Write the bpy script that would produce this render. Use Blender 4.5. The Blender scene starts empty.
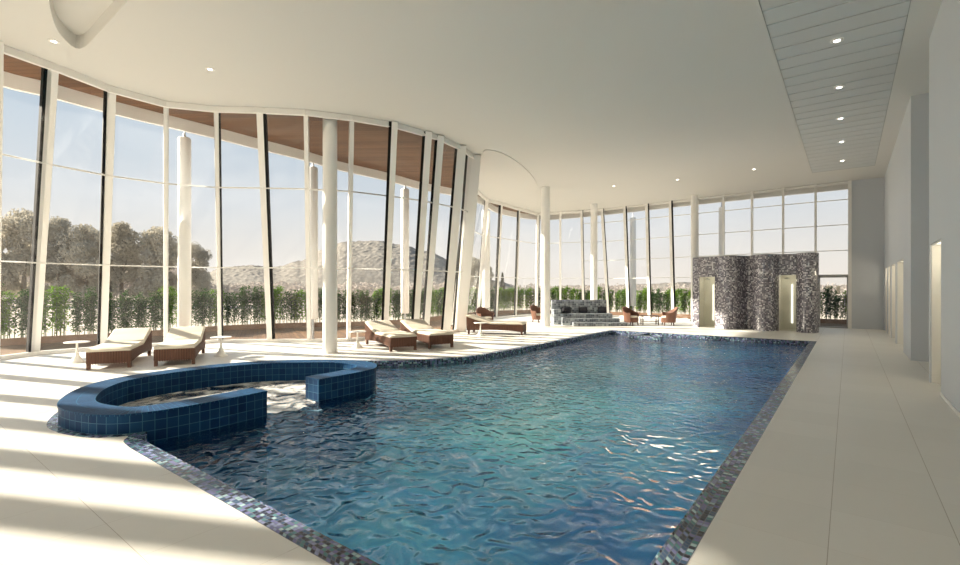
import bpy, bmesh, math, random
from mathutils import Vector, Matrix, Euler
from mathutils.geometry import tessellate_polygon
random.seed(7)
D = bpy.data
SC = bpy.context.scene
COL = SC.collection
R = math.radians
# ------------------------------------------------------------------ survey helpers
# camera stands at the origin, 1.6 m up; long side of the pool runs along +Y
YAW = R(37.48)
CY, SY = math.cos(YAW), math.sin(YAW)
EYE, HZ = 1.6, 288.0
CEIL = 5.84
def at(u, d, z=0.0):
    k = (u - 480.0) / 480.0
    return Vector((d * (-SY + CY * k), d * (CY + SY * k), z))
def gd(u, v, z=0.0):            # a place at height z, sighted at (u, v)
    return at(u, (EYE - z) * 480.0 / (v - HZ), z)
# ------------------------------------------------------------------ node helpers
class NT:
    def __init__(s, name):
        s.m = D.materials.new(name); s.m.use_nodes = True
        s.t = s.m.node_tree; s.t.nodes.clear()
        s.out = s.n('ShaderNodeOutputMaterial')
    def n(s, typ, **kw):
        x = s.t.nodes.new(typ)
        for k, v in kw.items():
            if k in x.inputs.keys(): s.set(x, k, v)
            else: setattr(x, k, v)
        return x
    def set(s, x, k, v):
        i = x.inputs[k]
        if isinstance(v, bpy.types.NodeSocket): s.t.links.new(v, i)
        elif isinstance(v, tuple) and len(v) == 3 and i.type == 'RGBA': i.default_value = (*v, 1)
        else: i.default_value = v
    def l(s, a, b): s.t.links.new(a, b)
    def math(s, op, a, b=0.0, c=None):
        x = s.n('ShaderNodeMath', operation=op)
        for i, v in enumerate((a, b) if c is None else (a, b, c)):
            if isinstance(v, bpy.types.NodeSocket): s.l(v, x.inputs[i])
            else: x.inputs[i].default_value = v
        return x.outputs[0]
    def vec(s, op, a, b):
        x = s.n('ShaderNodeVectorMath', operation=op)
        for i, v in enumerate((a, b)):
            if isinstance(v, bpy.types.NodeSocket): s.l(v, x.inputs[i])
            else: x.inputs[i].default_value = v
        return x.outputs[0]
    def ramp(s, fac, stops, interp='LINEAR'):
        x = s.n('ShaderNodeValToRGB'); cr = x.color_ramp; cr.interpolation = interp
        while len(cr.elements) < len(stops): cr.elements.new(0.5)
        for e, (p, c) in zip(cr.elements, stops):
            e.position = p; e.color = (*c, 1)
        s.l(fac, x.inputs[0]); return x.outputs[0]
    def mix(s, fac, a, b):
        x = s.n('ShaderNodeMix', data_type='RGBA')
        for i, v in ((0, fac), (6, a), (7, b)):
            if isinstance(v, bpy.types.NodeSocket): s.l(v, x.inputs[i])
            elif isinstance(v, tuple): x.inputs[i].default_value = (*v, 1)
            else: x.inputs[i].default_value = v
        return x.outputs[2]
    def noise(s, scale, detail=2.0, vec=None, dist=0.0, rough=0.5):
        x = s.n('ShaderNodeTexNoise'); x.inputs['Scale'].default_value = scale
        x.inputs['Detail'].default_value = detail; x.inputs['Distortion'].default_value = dist
        x.inputs['Roughness'].default_value = rough
        if vec is not None: s.l(vec, x.inputs['Vector'])
        return x.outputs['Fac']
    def pos(s): return s.n('ShaderNodeNewGeometry').outputs['Position']
    def obj(s): return s.n('ShaderNodeTexCoord').outputs['Object']
    def uv(s): return s.n('ShaderNodeTexCoord').outputs['UV']
    def bump(s, h, strength=0.3, dist=0.01):
        x = s.n('ShaderNodeBump'); x.inputs['Strength'].default_value = strength
        x.inputs['Distance'].default_value = dist; s.l(h, x.inputs['Height']); return x.outputs[0]
    def pbr(s, col, rough=0.5, metal=0.0, nrm=None, spec=0.5, coat=0.0):
        p = s.n('ShaderNodeBsdfPrincipled')
        s.set(p, 'Base Color', col); s.set(p, 'Roughness', rough); s.set(p, 'Metallic', metal)
        s.set(p, 'Specular IOR Level', spec); s.set(p, 'Coat Weight', coat)
        if nrm is not None: s.l(nrm, p.inputs['Normal'])
        s.l(p.outputs[0], s.out.inputs[0]); return s.m
    def tiles(s, size_u, size_v, grout):
        """uv in metres -> (random value per tile, 1 inside the grout)"""
        sc = s.vec('DIVIDE', s.uv(), (size_u, size_v, 1.0))
        fl = s.vec('FLOOR', sc, (0, 0, 0)); fr = s.vec('FRACTION', sc, (0, 0, 0))
        wn = s.n('ShaderNodeTexWhiteNoise', noise_dimensions='2D'); s.l(fl, wn.inputs['Vector'])
        sp = s.n('ShaderNodeSeparateXYZ'); s.l(fr, sp.inputs[0])
        g = s.math('MAXIMUM', s.math('LESS_THAN', sp.outputs[0], grout / size_u),
                   s.math('LESS_THAN', sp.outputs[1], grout / size_v))
        return wn.outputs['Value'], g
def plain(name, col, rough=0.6, metal=0.0, var=0.06, scale=3.0, spec=0.5, bump=0.0, bscale=60.0):
    t = NT(name); n = t.noise(scale, 3.0, t.obj())
    a = tuple(max(0, c * (1 - var)) for c in col); b = tuple(min(1, c * (1 + var)) for c in col)
    nr = t.bump(t.noise(bscale, 2.0, t.obj()), bump, 0.004) if bump else None
    return t.pbr(t.mix(n, a, b), rough, metal, nr, spec)
def emis(name, col, s):
    t = NT(name); e = t.n('ShaderNodeEmission'); t.set(e, 'Color', col); t.set(e, 'Strength', s)
    t.l(e.outputs[0], t.out.inputs[0]); return t.m
M = {}
M['plaster'] = plain('ceiling plaster', (0.70, 0.685, 0.65), 0.8, var=0.015, scale=0.6)
M['slats'] = plain('painted ceiling boards', (0.60, 0.615, 0.615), 0.6, var=0.02, scale=1.0)
M['groove'] = plain('grey groove', (0.30, 0.305, 0.305), 0.9)
M['wall'] = plain('wall paint', (0.60, 0.625, 0.655), 0.7, var=0.015, scale=0.7)
M['cream'] = plain('cream reveal paint', (0.80, 0.78, 0.72), 0.6, var=0.02)
M['white'] = plain('white powder coated metal', (0.86, 0.84, 0.80), 0.35, var=0.015)
M['black'] = plain('black gasket', (0.006, 0.006, 0.006), 0.7, spec=0.2)
M['grey'] = plain('grey metal frame', (0.42, 0.41, 0.39), 0.4)
M['column'] = plain('white column render', (0.86, 0.845, 0.81), 0.55, var=0.015)
M['steel'] = plain('brushed steel pin', (0.40, 0.41, 0.42), 0.35, 0.8)
M['table'] = plain('white lacquer', (0.87, 0.85, 0.80), 0.4, var=0.01)
M['lamp'] = emis('downlight lens', (1.0, 0.95, 0.86), 9.0)
M['strip'] = emis('light strip', (1.0, 0.96, 0.84), 1.6)
M['concrete'] = plain('roof membrane', (0.45, 0.45, 0.44), 0.9)
M['trunk'] = plain('bark', (0.16, 0.13, 0.10), 0.9, var=0.3, scale=8)
M['soil'] = plain('planter soil', (0.10, 0.07, 0.05), 0.95, var=0.3, scale=8)
def m_floor():
    t = NT('cream porcelain floor tile')
    v = t.vec('SUBTRACT', t.pos(), (-0.10, 1.04, 0.0))
    sc = t.vec('DIVIDE', v, (0.65, 1.30, 1.0))
    sc2 = t.vec('DIVIDE', v, (0.65, 0.65, 1.0))
    fl = t.vec('FLOOR', sc2, (0, 0, 0)); fr = t.vec('FRACTION', sc2, (0, 0, 0))
    wn = t.n('ShaderNodeTexWhiteNoise', noise_dimensions='2D'); t.l(fl, wn.inputs['Vector'])
    sp = t.n('ShaderNodeSeparateXYZ'); t.l(fr, sp.inputs[0])
    gx = t.math('LESS_THAN', sp.outputs[0], 0.0075); gy = t.math('LESS_THAN', sp.outputs[1], 0.006)
    base = t.mix(wn.outputs['Value'], (0.72, 0.70, 0.65), (0.75, 0.73, 0.68))
    n = t.noise(1.2, 4.0, t.pos())
    base = t.mix(t.math('MULTIPLY', n, 0.25), base, (0.665, 0.65, 0.61))
    pp = t.n('ShaderNodeSeparateXYZ'); t.l(t.pos(), pp.inputs[0])      # wide joints run alongside the pool, fine ones across
    near = t.math('LESS_THAN', pp.outputs[1], 1.6)
    wy = t.math('ADD', 0.22, t.math('MULTIPLY', near, 0.6)); wx = t.math('SUBTRACT', 0.82, t.math('MULTIPLY', near, 0.5))
    c = t.mix(t.math('MULTIPLY', gy, wy), base, (0.36, 0.31, 0.25))
    c = t.mix(t.math('MULTIPLY', gx, wx), c, (0.36, 0.31, 0.25))
    return t.pbr(c, 0.42, spec=0.35)
M['floor'] = m_floor()
def m_mosaic(name, stops, su=0.045, sv=0.045, grout=0.006, gcol=(0.10, 0.11, 0.13), rough=0.22, big=None, spec=0.5):
    t = NT(name); r, g = t.tiles(su, sv, grout)
    c = t.ramp(r, stops, 'CONSTANT')
    if big is not None:
        n = t.noise(big[1], 3.0, t.pos(), 0.6)
        n = t.math('MULTIPLY', t.math('SUBTRACT', n, 0.38), 4.0); n.node.use_clamp = True
        c = t.mix(n, c, t.mix(0.65, c, big[0]))
    c = t.mix(g, c, gcol)
    return t.pbr(c, rough, spec=spec, nrm=t.bump(t.math('SUBTRACT', 1.0, g), 0.4, 0.002))
M['coping'] = m_mosaic('pool edge glass mosaic', [(0, (0.015, 0.02, 0.05)), (0.25, (0.04, 0.08, 0.15)), (0.42, (0.14, 0.14, 0.30)),
    (0.58, (0.07, 0.19, 0.21)), (0.74, (0.22, 0.25, 0.42)), (0.86, (0.32, 0.46, 0.48)), (0.95, (0.015, 0.015, 0.03))], 0.038, 0.038, 0.005, (0.13, 0.15, 0.18))
M['shower'] = m_mosaic('dark purple grey glass mosaic', [(0, (0.07, 0.065, 0.085)), (0.3, (0.16, 0.15, 0.18)), (0.52, (0.32, 0.30, 0.33)),
    (0.72, (0.58, 0.56, 0.58)), (0.9, (0.09, 0.08, 0.10))], 0.048, 0.048, 0.005, (0.22, 0.21, 0.23), 0.17, spec=1.0)
M['bench'] = m_mosaic('blue grey mosaic', [(0, (0.10, 0.12, 0.145)), (0.35, (0.19, 0.21, 0.24)), (0.6, (0.28, 0.31, 0.34)),
    (0.85, (0.38, 0.43, 0.46))], 0.09, 0.09, 0.01, (0.36, 0.38, 0.40), 0.3)
def m_bluetile(name, su, sv, a, b, gc):
    t = NT(name); r, g = t.tiles(su, sv, 0.006)
    n = t.noise(2.2, 3.0, t.pos(), 0.5)
    c = t.mix(r, a, b); c = t.mix(t.math('MULTIPLY', n, 0.5), c, (0.004, 0.02, 0.07))
    c = t.mix(g, c, gc)
    return t.pbr(c, 0.5, nrm=t.bump(t.math('SUBTRACT', 1.0, g), 0.5, 0.002), spec=0.08)
M['spa_side'] = m_bluetile('blue ceramic tile', 0.115, 0.115, (0.005, 0.032, 0.095), (0.012, 0.065, 0.15), (0.06, 0.16, 0.24))
M['spa_top'] = m_bluetile('blue ceramic rim tile', 0.05, 0.175, (0.006, 0.03, 0.09), (0.012, 0.06, 0.15), (0.03, 0.13, 0.23))
def m_basin():
    t = NT('pool basin blue mosaic'); r, g = t.tiles(0.05, 0.05, 0.005)
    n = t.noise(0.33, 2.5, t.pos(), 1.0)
    # turquoise glow of mid-pool painted into the lining colour, fading to deep blue outwards
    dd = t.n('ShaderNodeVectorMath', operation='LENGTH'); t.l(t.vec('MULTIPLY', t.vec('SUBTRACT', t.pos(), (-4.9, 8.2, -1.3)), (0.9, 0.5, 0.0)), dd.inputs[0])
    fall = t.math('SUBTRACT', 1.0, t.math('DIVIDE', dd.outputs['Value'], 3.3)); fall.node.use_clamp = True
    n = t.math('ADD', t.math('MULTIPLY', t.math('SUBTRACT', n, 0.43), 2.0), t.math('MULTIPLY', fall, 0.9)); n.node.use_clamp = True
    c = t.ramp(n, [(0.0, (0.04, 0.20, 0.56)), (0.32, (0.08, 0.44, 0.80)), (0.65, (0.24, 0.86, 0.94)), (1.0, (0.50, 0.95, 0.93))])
    c = t.mix(t.math('MULTIPLY', r, 0.2), c, (0.06, 0.28, 0.50))
    c = t.mix(t.math('MULTIPLY', g, 0.4), c, (0.35, 0.6, 0.68))
    return t.pbr(c, 0.5)
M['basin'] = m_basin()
def m_water():
    t = NT('rippled pool water'); p = t.pos()
    pm = t.vec('MULTIPLY', p, (1.0, 0.8, 1.0))
    h1 = t.noise(1.3, 1.0, pm, 0.8); h2 = t.noise(4.6, 0.0, p, 1.6); h3 = t.noise(13.0, 1.0, p, 0.6)
    h = t.math('ADD', t.math('MULTIPLY', h1, 0.55), t.math('ADD', t.math('MULTIPLY', h2, 0.75), t.math('MULTIPLY', h3, 0.05)))
    nr = t.bump(h, 1.0, 0.07)
    tr = t.n('ShaderNodeBsdfTransparent'); t.set(tr, 'Color', (0.86, 0.98, 1.0))
    rf = t.n('ShaderNodeBsdfRefraction'); t.set(rf, 'Color', (0.86, 0.98, 1.0)); t.set(rf, 'IOR', 1.33); t.set(rf, 'Roughness', 0.0); t.l(nr, rf.inputs['Normal'])
    gl = t.n('ShaderNodeBsdfGlossy'); t.set(gl, 'Roughness', 0.0); t.set(gl, 'Color', (1, 1, 1)); t.l(nr, gl.inputs['Normal'])
    fr = t.n('ShaderNodeFresnel'); t.set(fr, 'IOR', 1.37); t.l(nr, fr.inputs['Normal'])
    mx = t.n('ShaderNodeMixShader'); m0 = t.n('ShaderNodeMixShader'); m0.inputs[0].default_value = 0.65; t.l(tr.outputs[0], m0.inputs[1]); t.l(rf.outputs[0], m0.inputs[2])
    t.l(fr.outputs[0], mx.inputs[0]); t.l(m0.outputs[0], mx.inputs[1]); t.l(gl.outputs[0], mx.inputs[2])
    t.l(mx.outputs[0], t.out.inputs[0]); return t.m
M['water'] = m_water()
def m_foam():
    t = NT('churned spa foam'); p = t.pos()
    n = t.noise(2.2, 5.0, p, 1.2, 0.6)
    a = t.math('MULTIPLY', t.math('SUBTRACT', n, 0.37), 4.5); a.node.use_clamp = True
    tr = t.n('ShaderNodeBsdfTransparent')
    pb = t.n('ShaderNodeBsdfPrincipled'); t.set(pb, 'Base Color', (0.93, 0.93, 0.91)); t.set(pb, 'Roughness', 0.18); t.set(pb, 'Specular IOR Level', 1.0)  # white stands for foam and for sun and sky glare on the water
    t.l(t.bump(t.noise(14.0, 4.0, p, 1.0), 0.7, 0.03), pb.inputs['Normal'])
    mx = t.n('ShaderNodeMixShader'); t.l(a, mx.inputs[0]); t.l(tr.outputs[0], mx.inputs[1]); t.l(pb.outputs[0], mx.inputs[2])
    t.l(mx.outputs[0], t.out.inputs[0]); return t.m
M['foam'] = m_foam()
def m_glass(name, tint, veil=0.05, vcol=(0.9, 0.88, 0.84)):
    t = NT(name)
    tr = t.n('ShaderNodeBsdfTransparent'); t.set(tr, 'Color', tint)
    tl = t.n('ShaderNodeBsdfTranslucent'); t.set(tl, 'Color', vcol)
    gl = t.n('ShaderNodeBsdfGlossy'); t.set(gl, 'Roughness', 0.01)
    fr = t.n('ShaderNodeFresnel'); t.set(fr, 'IOR', 1.35)
    m1 = t.n('ShaderNodeMixShader'); m1.inputs[0].default_value = veil; t.l(tr.outputs[0], m1.inputs[1]); t.l(tl.outputs[0], m1.inputs[2])
    m2 = t.n('ShaderNodeMixShader'); t.l(fr.outputs[0], m2.inputs[0]); t.l(m1.outputs[0], m2.inputs[1]); t.l(gl.outputs[0], m2.inputs[2])
    t.l(m2.outputs[0], t.out.inputs[0]); return t.m
M['glass'] = m_glass('window glass with haze veil', (0.97, 0.98, 0.98), 0.012)  # small translucent share puts the outdoor haze into the panes
M['shower_glass'] = m_glass('pale green shower glass', (0.93, 0.93, 0.88), 0.06, (0.8, 0.8, 0.72))
def m_wood(name, a, b, axis_rot, width, groove=0.06, rough=0.55):
    t = NT(name); mp = t.n('ShaderNodeMapping'); t.l(t.pos(), mp.inputs[0]); mp.inputs['Rotation'].default_value = (0, 0, axis_rot)
    sc = t.vec('DIVIDE', mp.outputs[0], (width, 2.4, 1.0))
    fl = t.vec('FLOOR', sc, (0, 0, 0)); fr = t.vec('FRACTION', sc, (0, 0, 0))
    wn = t.n('ShaderNodeTexWhiteNoise', noise_dimensions='2D'); t.l(fl, wn.inputs['Vector'])
    sp = t.n('ShaderNodeSeparateXYZ'); t.l(fr, sp.inputs[0])
    g = t.math('LESS_THAN', sp.outputs[0], groove)
    gr = t.noise(3.0, 4.0, t.vec('MULTIPLY', mp.outputs[0], (14.0, 0.8, 1.0)))
    c = t.mix(t.math('ADD', t.math('MULTIPLY', wn.outputs['Value'], 0.6), t.math('MULTIPLY', gr, 0.4)), a, b)
    c = t.mix(g, c, tuple(x * 0.2 for x in a))
    return t.pbr(c, rough)
M['soffit'] = m_wood('oiled timber soffit boards', (0.10, 0.045, 0.020), (0.22, 0.11, 0.052), R(55), 0.16)
M['deck'] = m_wood('timber decking', (0.10, 0.05, 0.02), (0.22, 0.12, 0.05), R(-62), 0.13)
M['timber'] = plain('planter timber', (0.20, 0.11, 0.06), 0.6, var=0.25, scale=6)
def m_wicker():
    t = NT('brown woven wicker'); uv = t.uv()
    w = t.n('ShaderNodeTexWave', wave_type='BANDS', bands_direction='X'); t.l(uv, w.inputs[0]); w.inputs['Scale'].default_value = 14.0; w.inputs['Distortion'].default_value = 0.3
    w2 = t.n('ShaderNodeTexWave', wave_type='BANDS', bands_direction='Y'); t.l(uv, w2.inputs[0]); w2.inputs['Scale'].default_value = 40.0
    h = t.math('ADD', w.outputs['Fac'], t.math('MULTIPLY', w2.outputs['Fac'], 0.35))
    c = t.mix(w.outputs['Fac'], (0.085, 0.034, 0.020), (0.25, 0.115, 0.07))
    return t.pbr(c, 0.5, nrm=t.bump(h, 0.6, 0.008))
M['wicker'] = m_wicker()
M['wicker_plain'] = plain('brown wicker binding', (0.13, 0.058, 0.035), 0.5, var=0.25, scale=30)
M['cushion'] = plain('cream canvas cushion', (0.64, 0.585, 0.48), 0.85, var=0.04, scale=6, bump=0.2, bscale=120)
M['dark_cushion'] = plain('charcoal cushion fabric', (0.035, 0.035, 0.045), 0.8)
M['cane'] = plain('varnished dark cane', (0.09, 0.035, 0.018), 0.35, var=0.2, scale=12)
def m_leaf(name, a, b, tl=0.35, scale=2.0):
    t = NT(name); oi = t.n('ShaderNodeObjectInfo')
    n = t.math('FRACT', t.math('ADD', t.noise(scale, 3.0, t.obj()), t.math('MULTIPLY', oi.outputs['Random'], 0.3)))
    c = t.mix(n, a, b)
    df = t.n('ShaderNodeBsdfDiffuse'); t.set(df, 'Color', c)
    tr = t.n('ShaderNodeBsdfTranslucent'); t.set(tr, 'Color', c)
    mx = t.n('ShaderNodeMixShader'); mx.inputs[0].default_value = tl
    t.l(df.outputs[0], mx.inputs[1]); t.l(tr.outputs[0], mx.inputs[2]); t.l(mx.outputs[0], t.out.inputs[0]); return t.m
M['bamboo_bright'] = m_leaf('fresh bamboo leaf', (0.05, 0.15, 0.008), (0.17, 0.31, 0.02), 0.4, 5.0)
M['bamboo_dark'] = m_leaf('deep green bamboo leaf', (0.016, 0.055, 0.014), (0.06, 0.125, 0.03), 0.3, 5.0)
M['bamboo_stem'] = plain('bamboo cane', (0.11, 0.14, 0.05), 0.5, var=0.3, scale=9)
M['tree'] = m_leaf('haze-paled olive leaf', (0.30, 0.275, 0.215), (0.52, 0.48, 0.40), 0.3, 0.8)  # paled, greyed leaf colour stands in for distance haze
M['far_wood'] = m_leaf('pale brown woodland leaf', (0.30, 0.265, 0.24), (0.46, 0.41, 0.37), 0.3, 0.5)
M['conifer'] = m_leaf('grey green needle', (0.12, 0.12, 0.10), (0.24, 0.22, 0.18), 0.2, 0.8)
def m_hill():
    t = NT('wooded hillside'); n = t.noise(0.9, 6.0, t.pos(), 0.3, 0.75)
    n = t.math('MULTIPLY', t.math('SUBTRACT', n, 0.32), 2.6); n.node.use_clamp = True
    return t.pbr(t.mix(n, (0.14, 0.125, 0.105), (0.29, 0.265, 0.23)), 0.95, spec=0.1)  # greyed tones carry some distance haze in the colour
M['hill'] = m_hill()
def m_field():
    t = NT('pale dry field'); n = t.noise(0.12, 5.0, t.pos(), 0.3)
    return t.pbr(t.mix(n, (0.42, 0.37, 0.30), (0.52, 0.46, 0.38)), 0.95, spec=0.1)
M['field'] = m_field()
# ------------------------------------------------------------------ mesh helpers
class MB:
    def __init__(s): s.v = []; s.f = []; s.uv = []
    def face(s, pts, uv=None):
        i = len(s.v); s.v += [tuple(p) for p in pts]; s.f.append(tuple(range(i, i + len(pts)))); s.uv.append(uv)
    def mesh(s, verts, faces):
        i = len(s.v); s.v += [tuple(p) for p in verts]
        for f in faces: s.f.append(tuple(i + k for k in f)); s.uv.append(None)
    def box(s, x0, y0, z0, x1, y1, z1, mat=None):
        vs = [Vector(p) for p in ((x0, y0, z0), (x1, y0, z0), (x1, y1, z0), (x0, y1, z0), (x0, y0, z1), (x1, y0, z1), (x1, y1, z1), (x0, y1, z1))]
        if mat: vs = [mat @ p for p in vs]
        s.mesh(vs, [(0, 3, 2, 1), (4, 5, 6, 7), (0, 1, 5, 4), (1, 2, 6, 5), (2, 3, 7, 6), (3, 0, 4, 7)])
    def beam(s, a, b, w, d, side=None):
        """bar of section w (along side) x d from a to b"""
        a, b = Vector(a), Vector(b); ax = (b - a).normalized()
        side = Vector(side) if side is not None else (Vector((0, 0, 1)) if abs(ax.z) < 0.9 else Vector((1, 0, 0)))
        side = (side - ax * side.dot(ax)).normalized(); o = ax.cross(side)
        q = [side * (w / 2 * i) + o * (d / 2 * j) for i, j in ((-1, -1), (1, -1), (1, 1), (-1, 1))]
        s.mesh([a + k for k in q] + [b + k for k in q], [(3, 2, 1, 0), (4, 5, 6, 7), (0, 1, 5, 4), (1, 2, 6, 5), (2, 3, 7, 6), (3, 0, 4, 7)])
    def tube(s, pts, rad, n=10, cap=True):
        pts = [Vector(p) for p in pts]; rs = rad if isinstance(rad, (list, tuple)) else [rad] * len(pts)
        rings = []
        for i, p in enumerate(pts):
            ax = (pts[min(i + 1, len(pts) - 1)] - pts[max(i - 1, 0)]).normalized()
            sd = Vector((1, 0, 0)) if abs(ax.x) < 0.9 else Vector((0, 1, 0))
            e1 = (sd - ax * sd.dot(ax)).normalized(); e2 = ax.cross(e1)
            rings.append([p + (e1 * math.cos(k * 2 * math.pi / n) + e2 * math.sin(k * 2 * math.pi / n)) * rs[i] for k in range(n)])
        vs = [q for r in rings for q in r]; fs = []
        for i in range(len(rings) - 1):
            for k in range(n):
                fs.append((i * n + k, i * n + (k + 1) % n, (i + 1) * n + (k + 1) % n, (i + 1) * n + k))
        if cap: fs.append(tuple(range(n - 1, -1, -1))); fs.append(tuple((len(rings) - 1) * n + k for k in range(n)))
        s.mesh(vs, fs)
    def lathe(s, prof, c=(0, 0, 0), n=24, closed=True):
        vs = []; fs = []; m = len(prof)
        for k in range(n):
            a = k * 2 * math.pi / n
            for r, z in prof: vs.append((c[0] + r * math.cos(a), c[1] + r * math.sin(a), c[2] + z))
        for k in range(n):
            k2 = (k + 1) % n
            for i in range(m - 1): fs.append((k * m + i, k2 * m + i, k2 * m + i + 1, k * m + i + 1))
        if closed:
            fs.append(tuple(k * m for k in range(n - 1, -1, -1))); fs.append(tuple(k * m + m - 1 for k in range(n)))
        s.mesh(vs, fs)
    def prism(s, prof, x0, x1, mat=None):
        """profile in (y, z) extruded along x"""
        n = len(prof); vs = [Vector((x0, y, z)) for y, z in prof] + [Vector((x1, y, z)) for y, z in prof]
        if mat: vs = [mat @ p for p in vs]
        s.mesh(vs, [tuple(range(n - 1, -1, -1)), tuple(range(n, 2 * n))] + [(i, (i + 1) % n, n + (i + 1) % n, n + i) for i in range(n)])
    def poly(s, loops, z):
        vv = [[Vector((p[0], p[1], 0)) for p in lp] for lp in loops]
        flat = [p for lp in vv for p in lp]
        for t in tessellate_polygon(vv):
            a, b, c = (flat[i] for i in t)
            if (b - a).cross(c - a).z < 0: b, c = c, b
            if abs((b - a).cross(c - a).z) < 1e-9: continue
            s.face([(a.x, a.y, z), (b.x, b.y, z), (c.x, c.y, z)])
    def build(s, name, mat, parent=None, smooth=False, bevel=0.0, sub=0, merge=True, kind=None):
        me = D.meshes.new(name); me.from_pydata(s.v, [], s.f); me.update()
        ul = me.uv_layers.new(name='UVMap')
        for p in me.polygons:
            uv = s.uv[p.index]
            n = p.normal
            if uv is None:
                if abs(n.z) > 0.6: f = lambda q: (q.x, q.y)
                else:
                    t = Vector((0, 0, 1)).cross(n).normalized(); f = lambda q, t=t: (q.dot(t), q.z)
            for j, li in enumerate(p.loop_indices):
                ul.data[li].uv = uv[j] if uv is not None else f(me.vertices[me.loops[li].vertex_index].co)
        if merge or bevel or sub:
            bm = bmesh.new(); bm.from_mesh(me)
            if merge: bmesh.ops.remove_doubles(bm, verts=bm.verts, dist=1e-5)
            if bevel:
                bmesh.ops.bevel(bm, geom=[e for e in bm.edges if len(e.link_faces) == 2 and e.calc_face_angle(0) > 0.6], offset=bevel, segments=2, profile=0.5, affect='EDGES')
            bm.to_mesh(me); bm.free()
        if smooth:
            for p in me.polygons: p.use_smooth = True
            try: me.set_sharp_from_angle(angle=R(40))
            except Exception: pass
        me.materials.append(M[mat] if isinstance(mat, str) else mat)
        o = D.objects.new(name, me); COL.objects.link(o)
        if parent: o.parent = parent
        if kind: o['kind'] = kind
        return o
def empty(name, loc=(0, 0, 0), rz=0.0):
    o = D.objects.new(name, None); COL.objects.link(o); o.location = loc; o.rotation_euler = (0, 0, rz); return o
def tag(o, label, cat, group=None, kind=None):
    o['label'] = label; o['category'] = cat
    if group: o['group'] = group
    if kind: o['kind'] = kind
    return o
def children(o): return [c for c in D.objects if c.parent == o]
def copy_tree(o, parent=None):
    c = o.copy(); COL.objects.link(c); c.parent = parent
    for ch in children(o): copy_tree(ch, c)
    return c
def smooth_path(pts, n=6, closed=False):
    P = [Vector((p[0], p[1])) for p in pts]; out = []; m = len(P)
    rng = range(m) if closed else range(m - 1)
    for i in rng:
        if closed: a, b, c, d = P[(i - 1) % m], P[i], P[(i + 1) % m], P[(i + 2) % m]
        else: a, b, c, d = P[max(i - 1, 0)], P[i], P[i + 1], P[min(i + 2, m - 1)]
        for k in range(n):
            t = k / n
            out.append(0.5 * ((2 * b) + (c - a) * t + (2 * a - 5 * b + 4 * c - d) * t * t + (3 * b - a - 3 * c + d) * t ** 3))
    if not closed: out.append(P[-1])
    return [(q.x, q.y) for q in out]
def area(p): return sum(p[i][0] * p[(i + 1) % len(p)][1] - p[(i + 1) % len(p)][0] * p[i][1] for i in range(len(p))) / 2
def offset(path, d, closed=True):
    """offset to the left of travel"""
    n = len(path); out = []
    for i in range(n):
        a = path[(i - 1) % n] if closed or i > 0 else path[i]; b = path[(i + 1) % n] if closed or i < n - 1 else path[i]
        p = path[i]
        if closed or 0 < i < n - 1:
            e1 = Vector((p[0] - a[0], p[1] - a[1])).normalized(); e2 = Vector((b[0] - p[0], b[1] - p[1])).normalized()
            n1 = Vector((-e1.y, e1.x)); n2 = Vector((-e2.y, e2.x)); m = (n1 + n2)
            if m.length < 0.2: m = n1
            m.normalize(); k = d / max(0.45, m.dot(n1))
        else:
            t = Vector((b[0] - a[0], b[1] - a[1])).normalized(); m = Vector((-t.y, t.x)); k = d
        out.append((p[0] + m.x * k, p[1] + m.y * k))
    return out
def wall_strip(mb, path, z0, z1, closed=False, flip=False, skip=()):
    s = 0.0; n = len(path)
    for i in range(n if closed else n - 1):
        a, b = path[i], path[(i + 1) % n]; L = math.hypot(b[0] - a[0], b[1] - a[1])
        za = z0
        for (i0, i1, zt) in skip:
            if i0 <= i < i1: za = zt
        q = [(a[0], a[1], za), (b[0], b[1], za), (b[0], b[1], z1), (a[0], a[1], z1)]; uv = [(s, za), (s + L, za), (s + L, z1), (s, z1)]
        if flip: q.reverse(); uv.reverse()
        mb.face(q, uv); s += L
def ring_strip(mb, outer, inner, z, closed=True, flip=False):
    s = 0.0; n = len(outer)
    for i in range(n if closed else n - 1):
        j = (i + 1) % n; a, b, c, d = outer[i], outer[j], inner[j], inner[i]
        L = (math.hypot(b[0] - a[0], b[1] - a[1]) + math.hypot(c[0] - d[0], c[1] - d[1])) / 2
        w = math.hypot(a[0] - d[0], a[1] - d[1])
        q = [(a[0], a[1], z), (b[0], b[1], z), (c[0], c[1], z), (d[0], d[1], z)]; uv = [(s, 0), (s + L, 0), (s + L, w), (s, w)]
        nz = (Vector(q[1]) - Vector(q[0])).cross(Vector(q[2]) - Vector(q[0])).z
        if nz < 0: q.reverse(); uv.reverse()
        mb.face(q, uv); s += L
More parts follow.
